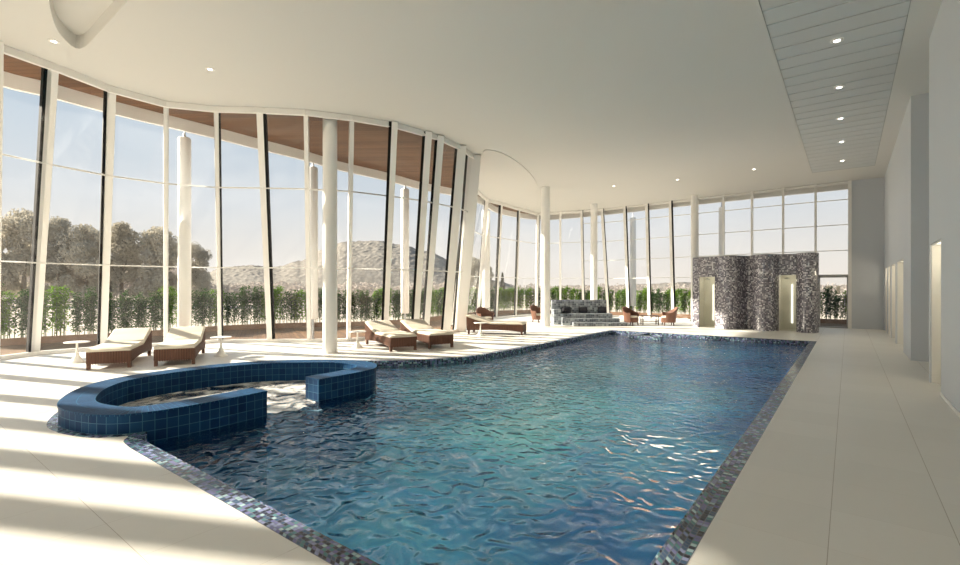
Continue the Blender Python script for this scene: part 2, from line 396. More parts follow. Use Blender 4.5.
# ------------------------------------------------------------------ glass line: (u_top, v_top, u_base, d_base, width, gasket side)
def top_pt(u, v): return gd(u, v, CEIL)
MUL = []      # (top, base, width, gasket)
for tx, ty, bx, by in [(-4.2, -3.3, -4.6, -6.5), (-5.6, -2.9, -6.5, -6.0), (-6.9, -2.4, -8.3, -5.2), (-8.1, -1.8, -10.0, -4.1), (-8.7, -1.4, -10.8, -3.5),
                       (-9.3, -1.05, -11.6, -2.75), (-9.85, -0.6, -12.4, -2.0), (-10.35, -0.15, -13.05, -1.1), (-10.8, 0.35, -13.6, -0.2), (-11.2, 0.9, -14.2, 0.9)]:
    MUL.append((Vector((tx, ty, CEIL)), Vector((bx, by, 0)), 0.30, 0))  # unseen mullions, set close and widened to throw shade stripes on the floor
PX = [(-9, 40, -10, 10.5, .20, 0), (54, 63, 35.5, 11.46, .17, -1), (112, 86, 103.5, 12.5, .15, -1), (166.3, 101, 166, 13.3, .10, 0), (216, 106, 219.8, 14.1, .10, 1),
      (259.3, 107, 269.5, 14.2, .15, 1), (305.6, 109.3, 308.6, 14.2, .10, 0), (352.3, 115, 349, 14.4, .10, 0), (394.8, 122.3, 385.5, 15.4, .15, -1),
      (428.8, 132, 415.5, 16.0, .18, -1), (441, 136, 426, 16.5, .18, -1), (462, 145.7, 446.5, 17.0, .26, -1), (474.5, 155, 460, 17.6, .42, -1),
      (470, 183, 453, 21.0, .2, -1), (487, 198.6, 477.5, 24.3, .16, -1), (502, 202.5, 496.5, 25.2, .14, -1), (519.6, 208, 516, 26.6, .14, -1),
      (537.7, 213, 536, 27.9, .14, 1), (560.5, 211.5, 560.5, 27.4, .10, 0), (581.4, 210.3, 583.4, 27.0, .12, 1), (602, 208.8, 608.5, 26.8, .14, 1), (625, 206.5, 629, 26.0, .14, 1),
      (647.3, 203.8, 650, 25.2, .14, 1), (671, 201, 674, 24.2, .14, 1), (697.7, 198, 698.2, 23.0, .09, 0), (724, 195, 724.3, 22.1, .08, 0),
      (752.5, 191.7, 752.5, 21.15, .08, 0), (783.4, 188, 783.4, 20.35, .08, 0), (815.7, 184.4, 815.7, 19.65, .08, 0), (849.7, 180.9, 849.7, 19.02, .11, 0)]
for ut, vt, ub, db, w, g in PX: MUL.append((top_pt(ut, vt), at(ub, db), w, g))
NPRE = 10
tops = [(m[0].x, m[0].y) for m in MUL]; bases = [(m[1].x, m[1].y) for m in MUL]
# fascia line
fas = [(-4.2, -5.6), (-6.4, -4.9), (-8.5, -3.9), (-10.3, -2.7), (-11.7, -1.3), (-12.6, 0.4)]
for u, v in [(2, 71), (48, 82.7), (120, 103), (212, 126.5), (255, 138), (303, 150.5), (340, 161.6), (389, 173.3), (422, 182.5), (454, 189), (482, 198)]:
    p = gd(u, v, CEIL); fas.append((p.x, p.y))
fas += [(-14.6, 20.5), (-14.7, 22.6), (-14.3, 24.0), (-13.2, 24.7), (-10.3, 24.75), (-7.0, 24.45), (-3.5, 24.25), (0.06, 24.22)]
FAS = smooth_path(fas, 5)
FAS = FAS + [(1.5, 24.22)]
XR = 1.10; NEAR = -6.6; BACK = 24.0; XO = 2.8
# ------------------------------------------------------------------ pool outlines
spa_out = [(-6.36, 4.28), (-6.38, 4.9), (-6.48, 5.45), (-6.95, 5.82), (-7.6, 5.78), (-8.25, 5.33), (-8.82, 4.68), (-9.06, 3.95), (-9.1, 3.35), (-9.03, 2.78),
           (-8.85, 2.32), (-8.45, 1.92), (-7.9, 1.62), (-7.3, 1.45), (-6.75, 1.52), (-6.35, 1.72), (-6.17, 2.1), (-6.15, 2.7), (-6.2, 3.38)]
SPA = smooth_path(spa_out, 5)                       # counter-clockwise, open; gap in the side facing the pool
if area(SPA) < 0: SPA.reverse()
SPA_IN = offset(SPA, 0.34, closed=False)
near_arc = [(-5.80, 1.68), (-6.02, 1.72), (-6.2, 1.84), (-6.27, 1.62)]
spa_margin = offset(SPA, -0.10, closed=False)
# part of the margin ring from near corner round the back
mm = [p for p in spa_margin]
# travel: SPA counter-clockwise runs gap-top -> right end -> back -> left -> near -> gap-bottom ; take left/near section
i_near = min(range(len(mm)), key=lambda i: (mm[i][0] + 6.27) ** 2 + (mm[i][1] - 1.62) ** 2)
i_back = min(range(len(mm)), key=lambda i: (mm[i][0] + 9.2) ** 2 + (mm[i][1] - 4.1) ** 2)
left_part = [mm[i] for i in range(i_near, i_back - 1, -1)] if i_near > i_back else [mm[i] for i in range(i_near, i_back + 1)]
side = smooth_path([left_part[-1], (-9.55, 4.6), (-9.85, 5.1), (-9.95, 5.6), (-9.6, 6.1), (-8.95, 6.6), (-8.35, 7.05), (-7.7, 7.7), (-7.28, 8.5), (-7.12, 9.4), (-7.1, 11.0), (-7.15, 14.0), (-7.2, 17.5)], 4)
POOL = [(-0.74, 17.55), (-0.74, 12.0), (-0.74, 6.0), (-0.74, 1.68)]
POOL += [(-3.3, 1.68)] + smooth_path([(-5.7, 1.68), (-6.0, 1.71), (-6.17, 1.80), (-6.24, 1.70)], 4)
POOL += left_part[1:] + side[1:-1] + [(-7.2, 17.55), (-5.6, 17.55), (-5.6, 18.35), (-5.0, 18.35)][:1] + [(-7.2, 17.55)][:0] + [(-4.2, 17.55)]
# remove near duplicates
tmp = []
for p in POOL:
    if not tmp or math.hypot(p[0] - tmp[-1][0], p[1] - tmp[-1][1]) > 0.03: tmp.append(p)
POOL = tmp
sgn = 1 if area(POOL) > 0 else -1
POOL_IN = offset(POOL, 0.17 * sgn)
# keep the coping thin where it wraps the spa
WATER = -0.12; DEPTH = -1.30
# ------------------------------------------------------------------ floor, ground, ceiling
foot = bases + [(0.06, BACK), (1.5, BACK), (1.5, 14.2), (XO, 14.2), (XO, NEAR), (-4.6, NEAR)]
mb = MB(); mb.poly([foot, POOL], 0.0); mb.build('floor', 'floor', kind='structure')
mb = MB(); mb.poly([[(-400, -120), (400, -120), (400, 600), (-400, 600)], foot], -0.16); mb.build('ground', 'field', kind='structure')
mb = MB(); wall_strip(mb, foot, -0.16, 0.0, closed=True); mb.build('trim_1', 'white', kind='structure')
# ceiling with coffers
def ccurve(px, n=5): return smooth_path([(gd(u, v, CEIL).x, gd(u, v, CEIL).y) for u, v in px], n, closed=True)
COF1 = ccurve([(40, -60), (47, -20), (51, 12), (60, 34), (80, 49), (103, 28), (128, 0), (170, -45), (240, -110), (150, -150), (70, -120)])
RAFT = ccurve([(484, 150), (503, 153), (522, 165), (534, 178), (538, 190), (530, 198), (508, 193), (494, 180), (486, 165)])
# slatted ceiling bay
SX0, SX1, SY0, SY1 = -1.05, 0.74, -2.0, 21.5
ctop = tops + [(0.06, BACK), (1.5, BACK), (1.5, 14.2), (XO, 14.2), (XO, NEAR), (-4.6, NEAR)]
hole = [(SX0, SY0), (SX1, SY0), (SX1, SY1), (SX0, SY1)]
mb = MB(); mb.poly([ctop, COF1, hole], CEIL)
for C in (COF1,):
    wall_strip(mb, C, CEIL, CEIL + 0.24, closed=True); mb.poly([C], CEIL + 0.24)
mb.build('ceiling', 'plaster', kind='structure')
mb = MB(); wall_strip(mb, RAFT, CEIL - 0.03, CEIL, closed=True); mb.poly([RAFT], CEIL - 0.03); mb.build('trim_2', 'plaster', kind='structure')
mb = MB(); y = SY0; pitch = 0.50
while y < SY1 - 0.01:
    y1 = min(y + pitch - 0.03, SY1 - 0.02)
    mb.box(SX0 + 0.008, y, CEIL + 0.004, SX1 - 0.008, y1, CEIL + 0.03); y += pitch
sl = mb.build('ceiling_boards', 'slats', kind='structure')
mb = MB(); mb.box(SX0, SY0, CEIL + 0.03, SX1, SY1, CEIL + 0.05); mb.build('board_backing', 'groove', sl)
mb = MB(); mb.poly([FAS + [(XO, 24.5), (XO, NEAR), (-4.6, NEAR)]], 6.14); mb.poly([FAS + [(XO, 24.5), (XO, NEAR), (-4.6, NEAR)]], 6.34)
wall_strip(mb, FAS + [(XO, 24.5), (XO, NEAR), (-4.6, NEAR)], 6.14, 6.34, closed=True)
mb.build('roof', 'concrete', kind='structure')
# soffit outside
mb = MB(); mb.poly([FAS[:-1] + list(reversed(tops))], CEIL + 0.006); mb.build('soffit', 'soffit', kind='structure')
fo = offset(FAS, 0.10, closed=False)
mb = MB(); ring_strip(mb, FAS, fo, 5.56, closed=False); ring_strip(mb, FAS, fo, 6.36, closed=False)
wall_strip(mb, FAS, 5.56, 6.36); wall_strip(mb, fo, 5.56, 6.36, flip=True)
mb.build('fascia', 'white', kind='structure')
# ------------------------------------------------------------------ glazed walls: one window per bay
def lerp(a, b, t): return a + (b - a) * t
NB = len(MUL)
def centre_dir(i):
    a = Vector(bases[max(i - 1, 0)]); b = Vector(bases[min(i + 1, NB - 1)]); t = (b - a).normalized(); return Vector((t.x, t.y, 0))
for i in range(NB):
    T, B, w, g = MUL[i]
    win = None
    if i < NB - 1:
        T2, B2 = MUL[i + 1][0], MUL[i + 1][1]
        mb = MB(); door_bay = (i == NB - 2)
        za = 2.12 if door_bay else 0.0
        pA, pB = lerp(B, T, za / CEIL), lerp(B2, T2, za / CEIL)
        mb.face([pA, pB, T2, T])
        win = mb.build('window_%d' % (i + 1), 'glass', kind='structure')
        back = i >= NPRE + 19
        levels = [2.12, 3.1, 4.12, 5.12] if back else [2.15, 4.12]
        for z in levels:
            mb = MB(); mb.beam(lerp(B, T, z / CEIL), lerp(B2, T2, z / CEIL), 0.03, 0.035); mb.build('transom', 'white', win)
        mb = MB(); hh = 0.10 if back else 0.13; mb.beam(T - (T - B).normalized() * hh * .6, T2 - (T2 - B2).normalized() * hh * .6, hh, 0.08); mb.build('head_rail', 'white', win)
        if not door_bay:
            mb = MB(); mb.beam(lerp(B, T, 0.008), lerp(B2, T2, 0.008), 0.09, 0.10); mb.build('sill_rail', 'white', win)
    else: win = D.objects['window_%d' % i]
    tdir = centre_dir(i); nrm = Vector((-tdir.y, tdir.x, 0))
    mid = (T + B) / 2
    if nrm.dot(Vector((-mid.x * 0.2 - 4.5, 9 - mid.y, 0))) < 0: nrm = -nrm     # inwards
    if NPRE + 8 <= i <= NPRE + 14:          # here the glass recedes from us and the fins show their broad side
        nrm = -Vector((mid.x, mid.y, 0)).normalized(); tdir = Vector((-nrm.y, nrm.x, 0))
    dep = 0.5 if i < NPRE - 1 else (0.12 if i < NPRE + 9 else (0.14 if i < NPRE + 16 else 0.10))  # unseen ones deepened to broaden their floor shadows
    off = nrm * (dep / 2)
    mb = MB(); mb.beam(B + off, T + off, w, dep, tdir); mb.build('mullion', 'white', win)
    if g:
        vd = Vector((mid.x, mid.y, 0)).normalized(); right = Vector((vd.y, -vd.x, 0))
        sgd = 1 if tdir.dot(right) > 0 else -1
        gw = (0.075 if NPRE + 8 <= i <= NPRE + 13 else (0.055 if i in (NPRE + 1, NPRE + 2, NPRE + 5) else 0.034)) + 0.002 * (i % 2)
        o2 = tdir * (g * sgd * (w / 2 + gw / 2)) + nrm * (dep * 0.45)
        mb = MB(); mb.beam(B + o2, T + o2, gw, dep * 0.9, tdir); mb.build('gasket', 'black', win)
# ------------------------------------------------------------------ solid walls
mb = MB()
mb.box(-4.6, NEAR - 0.3, 0, XO + 0.3, NEAR, CEIL + 0.3); mb.face([(-4.2, -3.3, CEIL), (-4.6, -6.5, 0), (-4.6, NEAR, CEIL)])
mb.build('wall_near', 'wall', kind='structure')
niches = [(9.86, 11.08), (16.0, 18.15), (18.6, 20.3), (20.75, 22.1), (22.5, 23.5)]
NH = 2.34; TH = 0.40
mb = MB(); y = NEAR
for a, b in niches[:1]:
    mb.box(XR, y, 0, XR + TH, a, CEIL); mb.box(XR, a, NH, XR + TH, b, CEIL); y = b
mb.box(XR, y, 0, XO, 11.2, CEIL)
mb.box(XO, 11.2, 0, XO + 0.2, 14.2, CEIL)
mb.box(XR + TH, 14.2, 0, XO + .2, 14.4, CEIL)
y = 14.2
for a, b in niches[1:]:
    mb.box(XR, y, 0, XR + TH, a, CEIL); mb.box(XR, a, NH, XR + TH, b, CEIL); y = b
mb.box(XR, y, 0, XR + TH, BACK + 0.3, CEIL)
mb.build('wall_right', 'wall', kind='structure')
mb = MB(); mb.box(0.06, BACK, 0, XR, BACK + 0.3, CEIL); mb.build('wall_back', 'wall', kind='structure')
for k, (a, b) in enumerate(niches):
    mb = MB(); mb.box(XR + 0.02, a, 0, XR + TH, a + 0.03, NH); mb.box(XR + 0.02, b - 0.03, 0, XR + TH, b, NH); mb.box(XR + 0.02, a, NH - 0.03, XR + TH, b, NH)
    dr = mb.build('door_%d' % (k + 1), 'cream', kind='structure')
    mb = MB(); mb.box(XR + TH - 0.06, a + 0.03, 0, XR + TH, b - 0.03, NH - 0.03); mb.build('door_leaf', 'cream', dr)
    mb = MB(); mb.box(XR + 0.14, b - 0.07, 0, XR + 0.17, b - 0.03, NH - 0.03); mb.build('door_stop', 'white', dr)
    mb = MB(); mb.tube([(XR + TH - 0.10, a + 0.12, 1.0), (XR + TH - 0.10, a + 0.25, 1.0)], 0.012, 8); mb.build('door_handle', 'steel', dr)
    lt = empty('recessed_spotlight', (XR + 0.17, (a + b) / 2, NH - 0.05))
    mb = MB(); mb.lathe([(0.05, 0), (0.055, 0.02)], n=16); mb.build('lamp_body', 'white', lt)
    mb = MB(); mb.lathe([(0.035, -0.003), (0.035, 0.0)], n=16); mb.build('lens', 'lamp', lt)
    tag(lt, ['small recessed spotlight in the nearest doorway of the right wall', 'small recessed spotlight in the second doorway of the right wall', 'small recessed spotlight in the third doorway of the right wall',
             'small recessed spotlight in the fourth doorway of the right wall', 'small recessed spotlight in the last doorway before the end wall'][k], 'spotlight')
    ld = D.lights.new('niche_light', 'POINT'); ld.energy = 5; ld.color = (1.0, 0.9, 0.72); ld.shadow_soft_size = 0.05
    lo = D.objects.new('niche_light', ld); COL.objects.link(lo); lo.location = (XR + 0.17, (a + b) / 2, NH - 0.14)
# skirting on the right wall
mb = MB(); mb.box(XR - 0.012, NEAR, 0, XR, 9.86, 0.05); mb.build('baseboard_right', 'white', kind='structure')
# glass door in the end wall
xa, xb = at(815.7, 19.65).x + 0.06, 0.06
mb = MB()
mb.box(xa, BACK - 0.06, 0, xa + 0.09, BACK + 0.06, 2.1); mb.box(xb - 0.10, BACK - 0.06, 0, xb, BACK + 0.06, 2.1); mb.box(xa, BACK - 0.06, 2.02, xb, BACK + 0.06, 2.14); mb.box(xa, BACK - .06, 0, xb, BACK + .06, 0.05)
dr = mb.build('door_6', 'grey', kind='structure')
mb = MB(); mb.box(xa + 0.09, BACK - 0.01, 0.05, xb - 0.10, BACK + 0.01, 2.02); mb.build('door_glass', 'glass', dr)
mb = MB(); mb.tube([(xb - 0.16, BACK - 0.07, 0.9), (xb - 0.16, BACK - 0.07, 1.2)], 0.012, 8); mb.build('door_handle', 'steel', dr)
# ------------------------------------------------------------------ pool
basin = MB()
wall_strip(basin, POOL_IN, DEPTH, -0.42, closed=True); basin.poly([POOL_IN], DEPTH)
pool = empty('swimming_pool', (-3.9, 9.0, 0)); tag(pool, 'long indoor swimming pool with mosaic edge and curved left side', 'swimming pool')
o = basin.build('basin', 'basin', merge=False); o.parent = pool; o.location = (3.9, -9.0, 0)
mb = MB(); ring_strip(mb, POOL, POOL_IN, 0.002); wall_strip(mb, POOL_IN, -0.42, 0.002, closed=True)
o = mb.build('mosaic_coping', 'coping', merge=False); o.parent = pool; o.location = (3.9, -9.0, 0)
mb = MB(); mb.poly([offset(POOL_IN, -0.004 * sgn)], WATER)
tag(mb.build('pool_water', 'water'), 'clear blue rippled water filling the swimming pool', 'water', kind='stuff')
# steps wing at the far side
mb = MB(); mb.box(-5.95, 16.15, -1.25, -5.72, 17.38, -0.02); mb.box(-5.72, 16.15, -1.2, -4.9, 16.4, -0.02)
o = mb.build('entry_step_wall', 'coping'); o.parent = pool; o.location = (3.9, -9.0, 0)
# spa
spa = empty('whirlpool_spa', (-7.6, 3.6, 0)); tag(spa, 'raised oval whirlpool spa with deep blue tiled wall open to the pool', 'whirlpool')
RIM = 0.22
mb = MB(); full = SPA + list(reversed(SPA_IN)); wall_strip(mb, full, -1.29, RIM - 0.02, closed=True)
o = mb.build('tiled_wall', 'spa_side', merge=False); o.parent = spa; o.location = (7.6, -3.6, 0)
mb = MB(); S1 = offset(SPA, -0.008, closed=False); S2 = offset(SPA, 0.348, closed=False)
ring_strip(mb, S1, S2, RIM, closed=False); wall_strip(mb, S1 + list(reversed(S2)), RIM - 0.02, RIM, closed=True)
o = mb.build('tiled_rim', 'spa_top', merge=False); o.parent = spa; o.location = (7.6, -3.6, 0)
mb = MB(); FO = offset(SPA, 0.36, closed=False); mb.poly([FO + [(-6.35, 3.40), (-6.18, 3.50), (-6.22, 3.62), (-6.08, 3.76), (-6.20, 3.92), (-6.16, 4.08), (-6.35, 4.22)]], WATER + 0.012)
tag(mb.build('spa_foam', 'foam'), 'white churned foam on the whirlpool water', 'foam', kind='stuff')
# ------------------------------------------------------------------ columns
def col_in(u, d, r, label):
    p = at(u, d); c = empty('round_column', (p.x, p.y, 0)); tag(c, label, 'column')
    mb = MB(); mb.lathe([(r, 0), (r, CEIL)], n=40); mb.build('shaft', 'column', c, smooth=True)
    mb = MB(); mb.lathe([(r + 0.012, 0), (r + 0.012, 0.03)], n=40); mb.build('base_ring', 'white', c, smooth=True)
col_in(330, 11.85, .172, 'white round column standing alone beside the leaning glass wall by the whirlpool')
col_in(545.5, 20.2, .19, 'white round column standing to the left of the tiled bench')
col_in(594, 24.3, .17, 'white round column rising behind the tiled bench')
col_in(694.4, 22.0, .15, 'white round column rising behind the left end of the mosaic shower wall')
def col_out(u, d, r, label, zt=5.56):
    p = at(u, d); c = empty('pinned_column', (p.x, p.y, -0.04)); tag(c, label, 'column')
    mb = MB(); mb.lathe([(r * .8, 0.66), (r, 0.7), (r, zt - 0.14), (r * .8, zt - 0.10)], n=28); mb.build('shaft', 'column', c, smooth=True)
    mb = MB(); mb.lathe([(0.10, 0), (0.10, 0.02), (0.04, 0.03), (0.04, 0.67)], n=14); mb.build('foot_pin', 'steel', c, smooth=True)
    mb = MB(); mb.lathe([(0.05, zt - 0.12), (0.02, zt + 0.04), (0.02, CEIL + 0.05)], n=14); mb.build('top_pin', 'steel', c, smooth=True)
col_out(184.5, 12.2, .15, 'white pinned outdoor column behind the two left loungers')
col_out(313, 15.2, .15, 'white pinned outdoor column just left of the indoor round column')
col_out(405, 18.5, .16, 'white pinned outdoor column behind the middle pair of loungers')
col_out(486, 23.6, .20, 'white pinned outdoor column beyond the end of the curved glass, by the wicker armchair')
col_out(633, 26.0, .16, 'white pinned outdoor column beyond the end glazing, above the two armchairs')
col_out(721.6, 22.7, .13, 'white pinned outdoor column seen above the middle of the mosaic shower wall')
# ------------------------------------------------------------------ ceiling lights
def downlight(x, y, label, group=None, r=0.085, lamp=True, e=14):
    c = empty('ceiling_downlight', (x, y, CEIL)); tag(c, label, 'ceiling light', group)
    mb = MB(); mb.lathe([(r * 1.15, 0.0), (r * 1.15, -0.012), (r * 0.6, -0.012), (r * 0.6, -0.004)], n=24, closed=False); mb.build('trim_ring', 'white', c, smooth=True)
    mb = MB(); mb.lathe([(r * .6, -0.009), (r * .6, -0.004)], n=24); mb.build('lens', 'lamp', c)
    if lamp:
        ld = D.lights.new('downlight', 'SPOT'); ld.energy = e; ld.color = (1.0, 0.93, 0.82); ld.spot_size = R(110); ld.spot_blend = 0.8; ld.shadow_soft_size = 0.07
        lo = D.objects.new('downlight', ld); COL.objects.link(lo); lo.location = (x, y, CEIL - 0.03)
for k, yy in enumerate((10.24, 12.65, 15.0, 17.4, 20.0)):
    downlight(-0.15, yy, ['nearest round downlight in the boarded ceiling strip', 'second nearest round downlight in the boarded ceiling strip', 'middle round downlight in the boarded ceiling strip',
              'fourth round downlight along the boarded ceiling strip', 'farthest round downlight in the boarded ceiling strip'][k], 'downlights in the boarded ceiling strip')
for u, v, lb in [(54, 41, 'small round downlight by the ceiling recess above the far left glass'), (210, 69, 'small round downlight in the plain ceiling above the left loungers'),
                 (614, 186, 'faint small downlight in the plain ceiling above the tiled bench'), (677.5, 179.5, 'small downlight in the plain ceiling above the left end of the shower wall'),
                 (754, 169, 'small downlight in the plain ceiling close to the boarded strip')]:
    p = gd(u, v, CEIL); downlight(p.x, p.y, lb, 'downlights in the plain ceiling', 0.07)
# ------------------------------------------------------------------ loungers
def make_lounger():
    """origin at the foot end centre, head towards +Y, 0.72 wide, 2.0 long"""
    root = empty('sun_lounger')
    def prof_top(y): return 0.345 if y < 1.12 else 0.345 + 0.25 * ((y - 1.12) / 0.86) ** 1.1
    def prof_bot(y): return 0.11 + 0.05 * math.sin(math.pi * min(1, max(0, y / 1.98))) + 0.03 * max(0, y - 1.5)
    ys = [0, .2, .4, .6, .8, 1.0, 1.12, 1.3, 1.5, 1.7, 1.98]
    prof = [(y, prof_bot(y)) for y in ys] + [(y, prof_top(y)) for y in reversed(ys)]
    W = 0.36
    mb = MB(); mb.prism(prof, -W, W); b = mb.build('wicker_frame', 'wicker', root)
    mb = MB()
    for k in range(17):
        x = -W + 0.02 + k * (2 * W - 0.04) / 16; mb.box(x - 0.009, -0.012, 0.10, x + 0.009, 0.0, 0.345)
    for s in (-1, 1):
        for k in range(34):
            y = 0.03 + k * 1.93 / 33; zb, zt = prof_bot(y) + .01, prof_top(y) - .01
            mb.box(s * W - 0.009 * (s < 0) - 0.001, y - 0.012, zb, s * W + 0.009 * (s > 0) + 0.001, y + 0.012, zt)
    mb.build('woven_ribs', 'wicker_plain', b)
    for sx in (-1, 1):
        for y in (0.035, 1.90):
            mb = MB(); mb.beam((sx * (W - 0.03), y, 0), (sx * (W - 0.03), y, 0.30), 0.062, 0.062, (1, 0, 0)); mb.build('leg', 'wicker_plain', root)
    # mattress
    n = 30; vs = []; fs = []; Wm = 0.365
    mb = MB(); cs = []
    for k in range(n + 1):
        y = -0.02 + 2.02 * k / n; z0 = prof_top(max(0, min(1.98, y))) + 0.003
        seam = min(abs(y - q) for q in (0.5, 1.12, 1.62)); t = 0.075 - 0.022 * max(0, 1 - seam / 0.04)
        if k in (0, n): t *= 0.55
        cs.append([(-Wm, z0 + 0.012), (-Wm, z0 + t * .6), (-Wm + .03, z0 + t), (-.12, z0 + t * 1.06), (.12, z0 + t * 1.06), (Wm - .03, z0 + t), (Wm, z0 + t * .6), (Wm, z0 + 0.012), (Wm - .02, z0), (-Wm + .02, z0)])
        vs += [(x, y, z) for x, z in cs[-1]]
    m = 10
    for k in range(n):
        for j in range(m): fs.append((k * m + j, k * m + (j + 1) % m, (k + 1) * m + (j + 1) % m, (k + 1) * m + j))
    fs.append(tuple(range(m - 1, -1, -1))); fs.append(tuple(n * m + j for j in range(m)))
    mb.mesh(vs, fs); mt = mb.build('mattress', 'cushion', root, smooth=True)
    mb = MB()
    for y in (1.12, 1.62):
        z = prof_top(y) + 0.062; mb.tube([(-Wm - .004, y, z - .04), (-Wm + .02, y, z), (0, y, z + .003), (Wm - .02, y, z), (Wm + .004, y, z - .04)], 0.006, 6)
    mb.build('piping', 'cushion', mt, smooth=True)
    return root
lounger = make_lounger()
def place(o, foot_l, foot_r, hd, label, group):
    """foot_l/foot_r: the two front feet on the floor; hd heading of the head end"""
    c = (foot_l + foot_r) / 2; o.location = (c.x, c.y, 0); o.rotation_euler = (0, 0, math.atan2(-hd[0], hd[1])); o['label'] = label; o['category'] = 'sun lounger'; o['group'] = group
specs = [((87, 370.3), (130, 367.5), (-0.88, 0.47), 'brown wicker sun lounger with cream mattress, nearest the camera at far left', 'sun loungers by the curved glass'),
         ((154.7, 366.6), (194, 364.3), (-0.88, 0.47), 'brown wicker sun lounger second from the left, before a pinned column', 'sun loungers by the curved glass'),
         ((390.6, 351.8), (416.3, 349.9), (-0.93, 0.36), 'brown wicker sun lounger, left of the middle pair by the bulging glass', 'sun loungers by the curved glass'),
         ((430.2, 349.0), (452.5, 347.3), (-0.93, 0.36), 'brown wicker sun lounger, right of the middle pair by the bulging glass', 'sun loungers by the curved glass'),
         ((519.5, 335.2), (529, 333.6), (-0.87, -0.35), 'single brown wicker sun lounger seen side-on beyond the bulging glass', 'sun loungers by the curved glass')]
for i, (a, b, hd, lb, g) in enumerate(specs):
    o = lounger if i == 0 else copy_tree(lounger)
    place(o, gd(*a), gd(*b), hd, lb, g)
# ------------------------------------------------------------------ side tables
def make_table():
    root = empty('side_table')
    mb = MB(); mb.lathe([(0.0, 0.425), (0.22, 0.43), (0.225, 0.44), (0.22, 0.45), (0.0, 0.45)], n=32, closed=False); mb.build('table_top', 'table', root, smooth=True)
    mb = MB(); mb.lathe([(0.022, 0.12), (0.020, 0.43)], n=16); mb.build('stem', 'table', root, smooth=True)
    mb = MB(); mb.lathe([(0.15, 0.0), (0.15, 0.012), (0.10, 0.06), (0.05, 0.13), (0.022, 0.22)], n=28); mb.build('cone_base', 'table', root, smooth=True)
    return root
tb = make_table()
for i, (u, d, lb) in enumerate([(77, 10.3, 'small round white pedestal table left of the nearest lounger'), (221, 11.3, 'small round white pedestal table right of the second lounger from the left'),
                                (357.5, 12.8, 'small round white pedestal table between the round column and the middle loungers'), (480.5, 16.0, 'small round white pedestal table at the head of the side-on lounger')]):
    o = tb if i == 0 else copy_tree(tb); p = at(u, d); o.location = (p.x, p.y, 0); tag(o, lb, 'side table', 'white pedestal tables')
# ------------------------------------------------------------------ armchairs
def make_armchair():
    root = empty('wicker_armchair')          # faces -Y
    n = 22; vs = []; fs = []
    for k in range(n + 1):
        a = R(-28 + 236 * k / n); c, s_ = math.cos(a), math.sin(a)
        h = 0.58 + 0.26 * max(0, math.sin(a)) ** 1.5
        for (r, z) in ((.30, .14), (.33, .40), (.385, h), (.355, h), (.295, .40), (.265, .14)):
            vs.append((r * c * 1.02, r * s_, z))
    m = 6
    for k in range(n):
        for j in range(m): fs.append((k * m + j, (k + 1) * m + j, (k + 1) * m + (j + 1) % m, k * m + (j + 1) % m))
    fs.append(tuple(range(m))); fs.append(tuple(n * m + j for j in range(m - 1, -1, -1)))
    mb = MB(); mb.mesh(vs, fs); mb.build('backrest', 'wicker', root, smooth=True)
    mb = MB(); mb.lathe([(.27, .14), (.29, .34)], n=26); mb.build('seat', 'wicker', root, smooth=True)
    mb = MB(); mb.lathe([(.24, .345), (.265, .37), (.26, .41), (.22, .43)], n=26); mb.build('seat_cushion', 'cushion', root, smooth=True)
    for a in (45, 135, 225, 315):
        x, y = .25 * math.cos(R(a)), .25 * math.sin(R(a)); mb = MB(); mb.tube([(x * 1.1, y * 1.1, 0), (x, y, .16)], [.02, .028], 10); mb.build('leg', 'cane', root, smooth=True)
    return root
ac = make_armchair()
chs = [(631.5, 20.6, R(75), 'dark wicker tub armchair on the left of the low table by the end glazing'), (668, 20.5, R(-60), 'wicker tub armchair on the right of the low table, beside the shower wall'),
       (485.5, 20.0, R(70), 'wicker tub armchair behind the side-on lounger'), (538.5, 22.4, R(75), 'wicker tub armchair just left of the column beside the tiled bench')]
for i, (u, d, rz, lb) in enumerate(chs):
    o = ac if i == 0 else copy_tree(ac); p = at(u, d); o.location = (p.x, p.y, 0); o.rotation_euler = (0, 0, rz); o.scale = (1.0, 1.0, 0.95); tag(o, lb, 'armchair', 'wicker armchairs')
p = at(649.5, 20.9); lt = empty('coffee_table', (p.x, p.y, 0), R(30)); tag(lt, 'low dark wooden table between the two armchairs by the end glazing', 'table')
mb = MB()
for k in range(7): mb.box(-0.36, -0.24 + k * 0.07, 0.38, 0.36, -0.185 + k * 0.07, 0.41)
mb.box(-0.34, -.24, .355, -.30, .235, .38); mb.box(.30, -.24, .355, .34, .235, .38); mb.build('table_top', 'cane', lt)
for sx in (-1, 1):
    for sy in (-1, 1): mb = MB(); mb.box(sx * .32 - .02, sy * .21 - .02, 0, sx * .32 + .02, sy * .21 + .02, .36); mb.build('leg', 'cane', lt)
mb = MB(); mb.box(-.32, -.012, .12, .32, .012, .15); mb.box(-.332, -.2, .12, -.308, .2, .15); mb.box(.308, -.2, .12, .332, .2, .15); mb.build('stretcher', 'cane', lt)
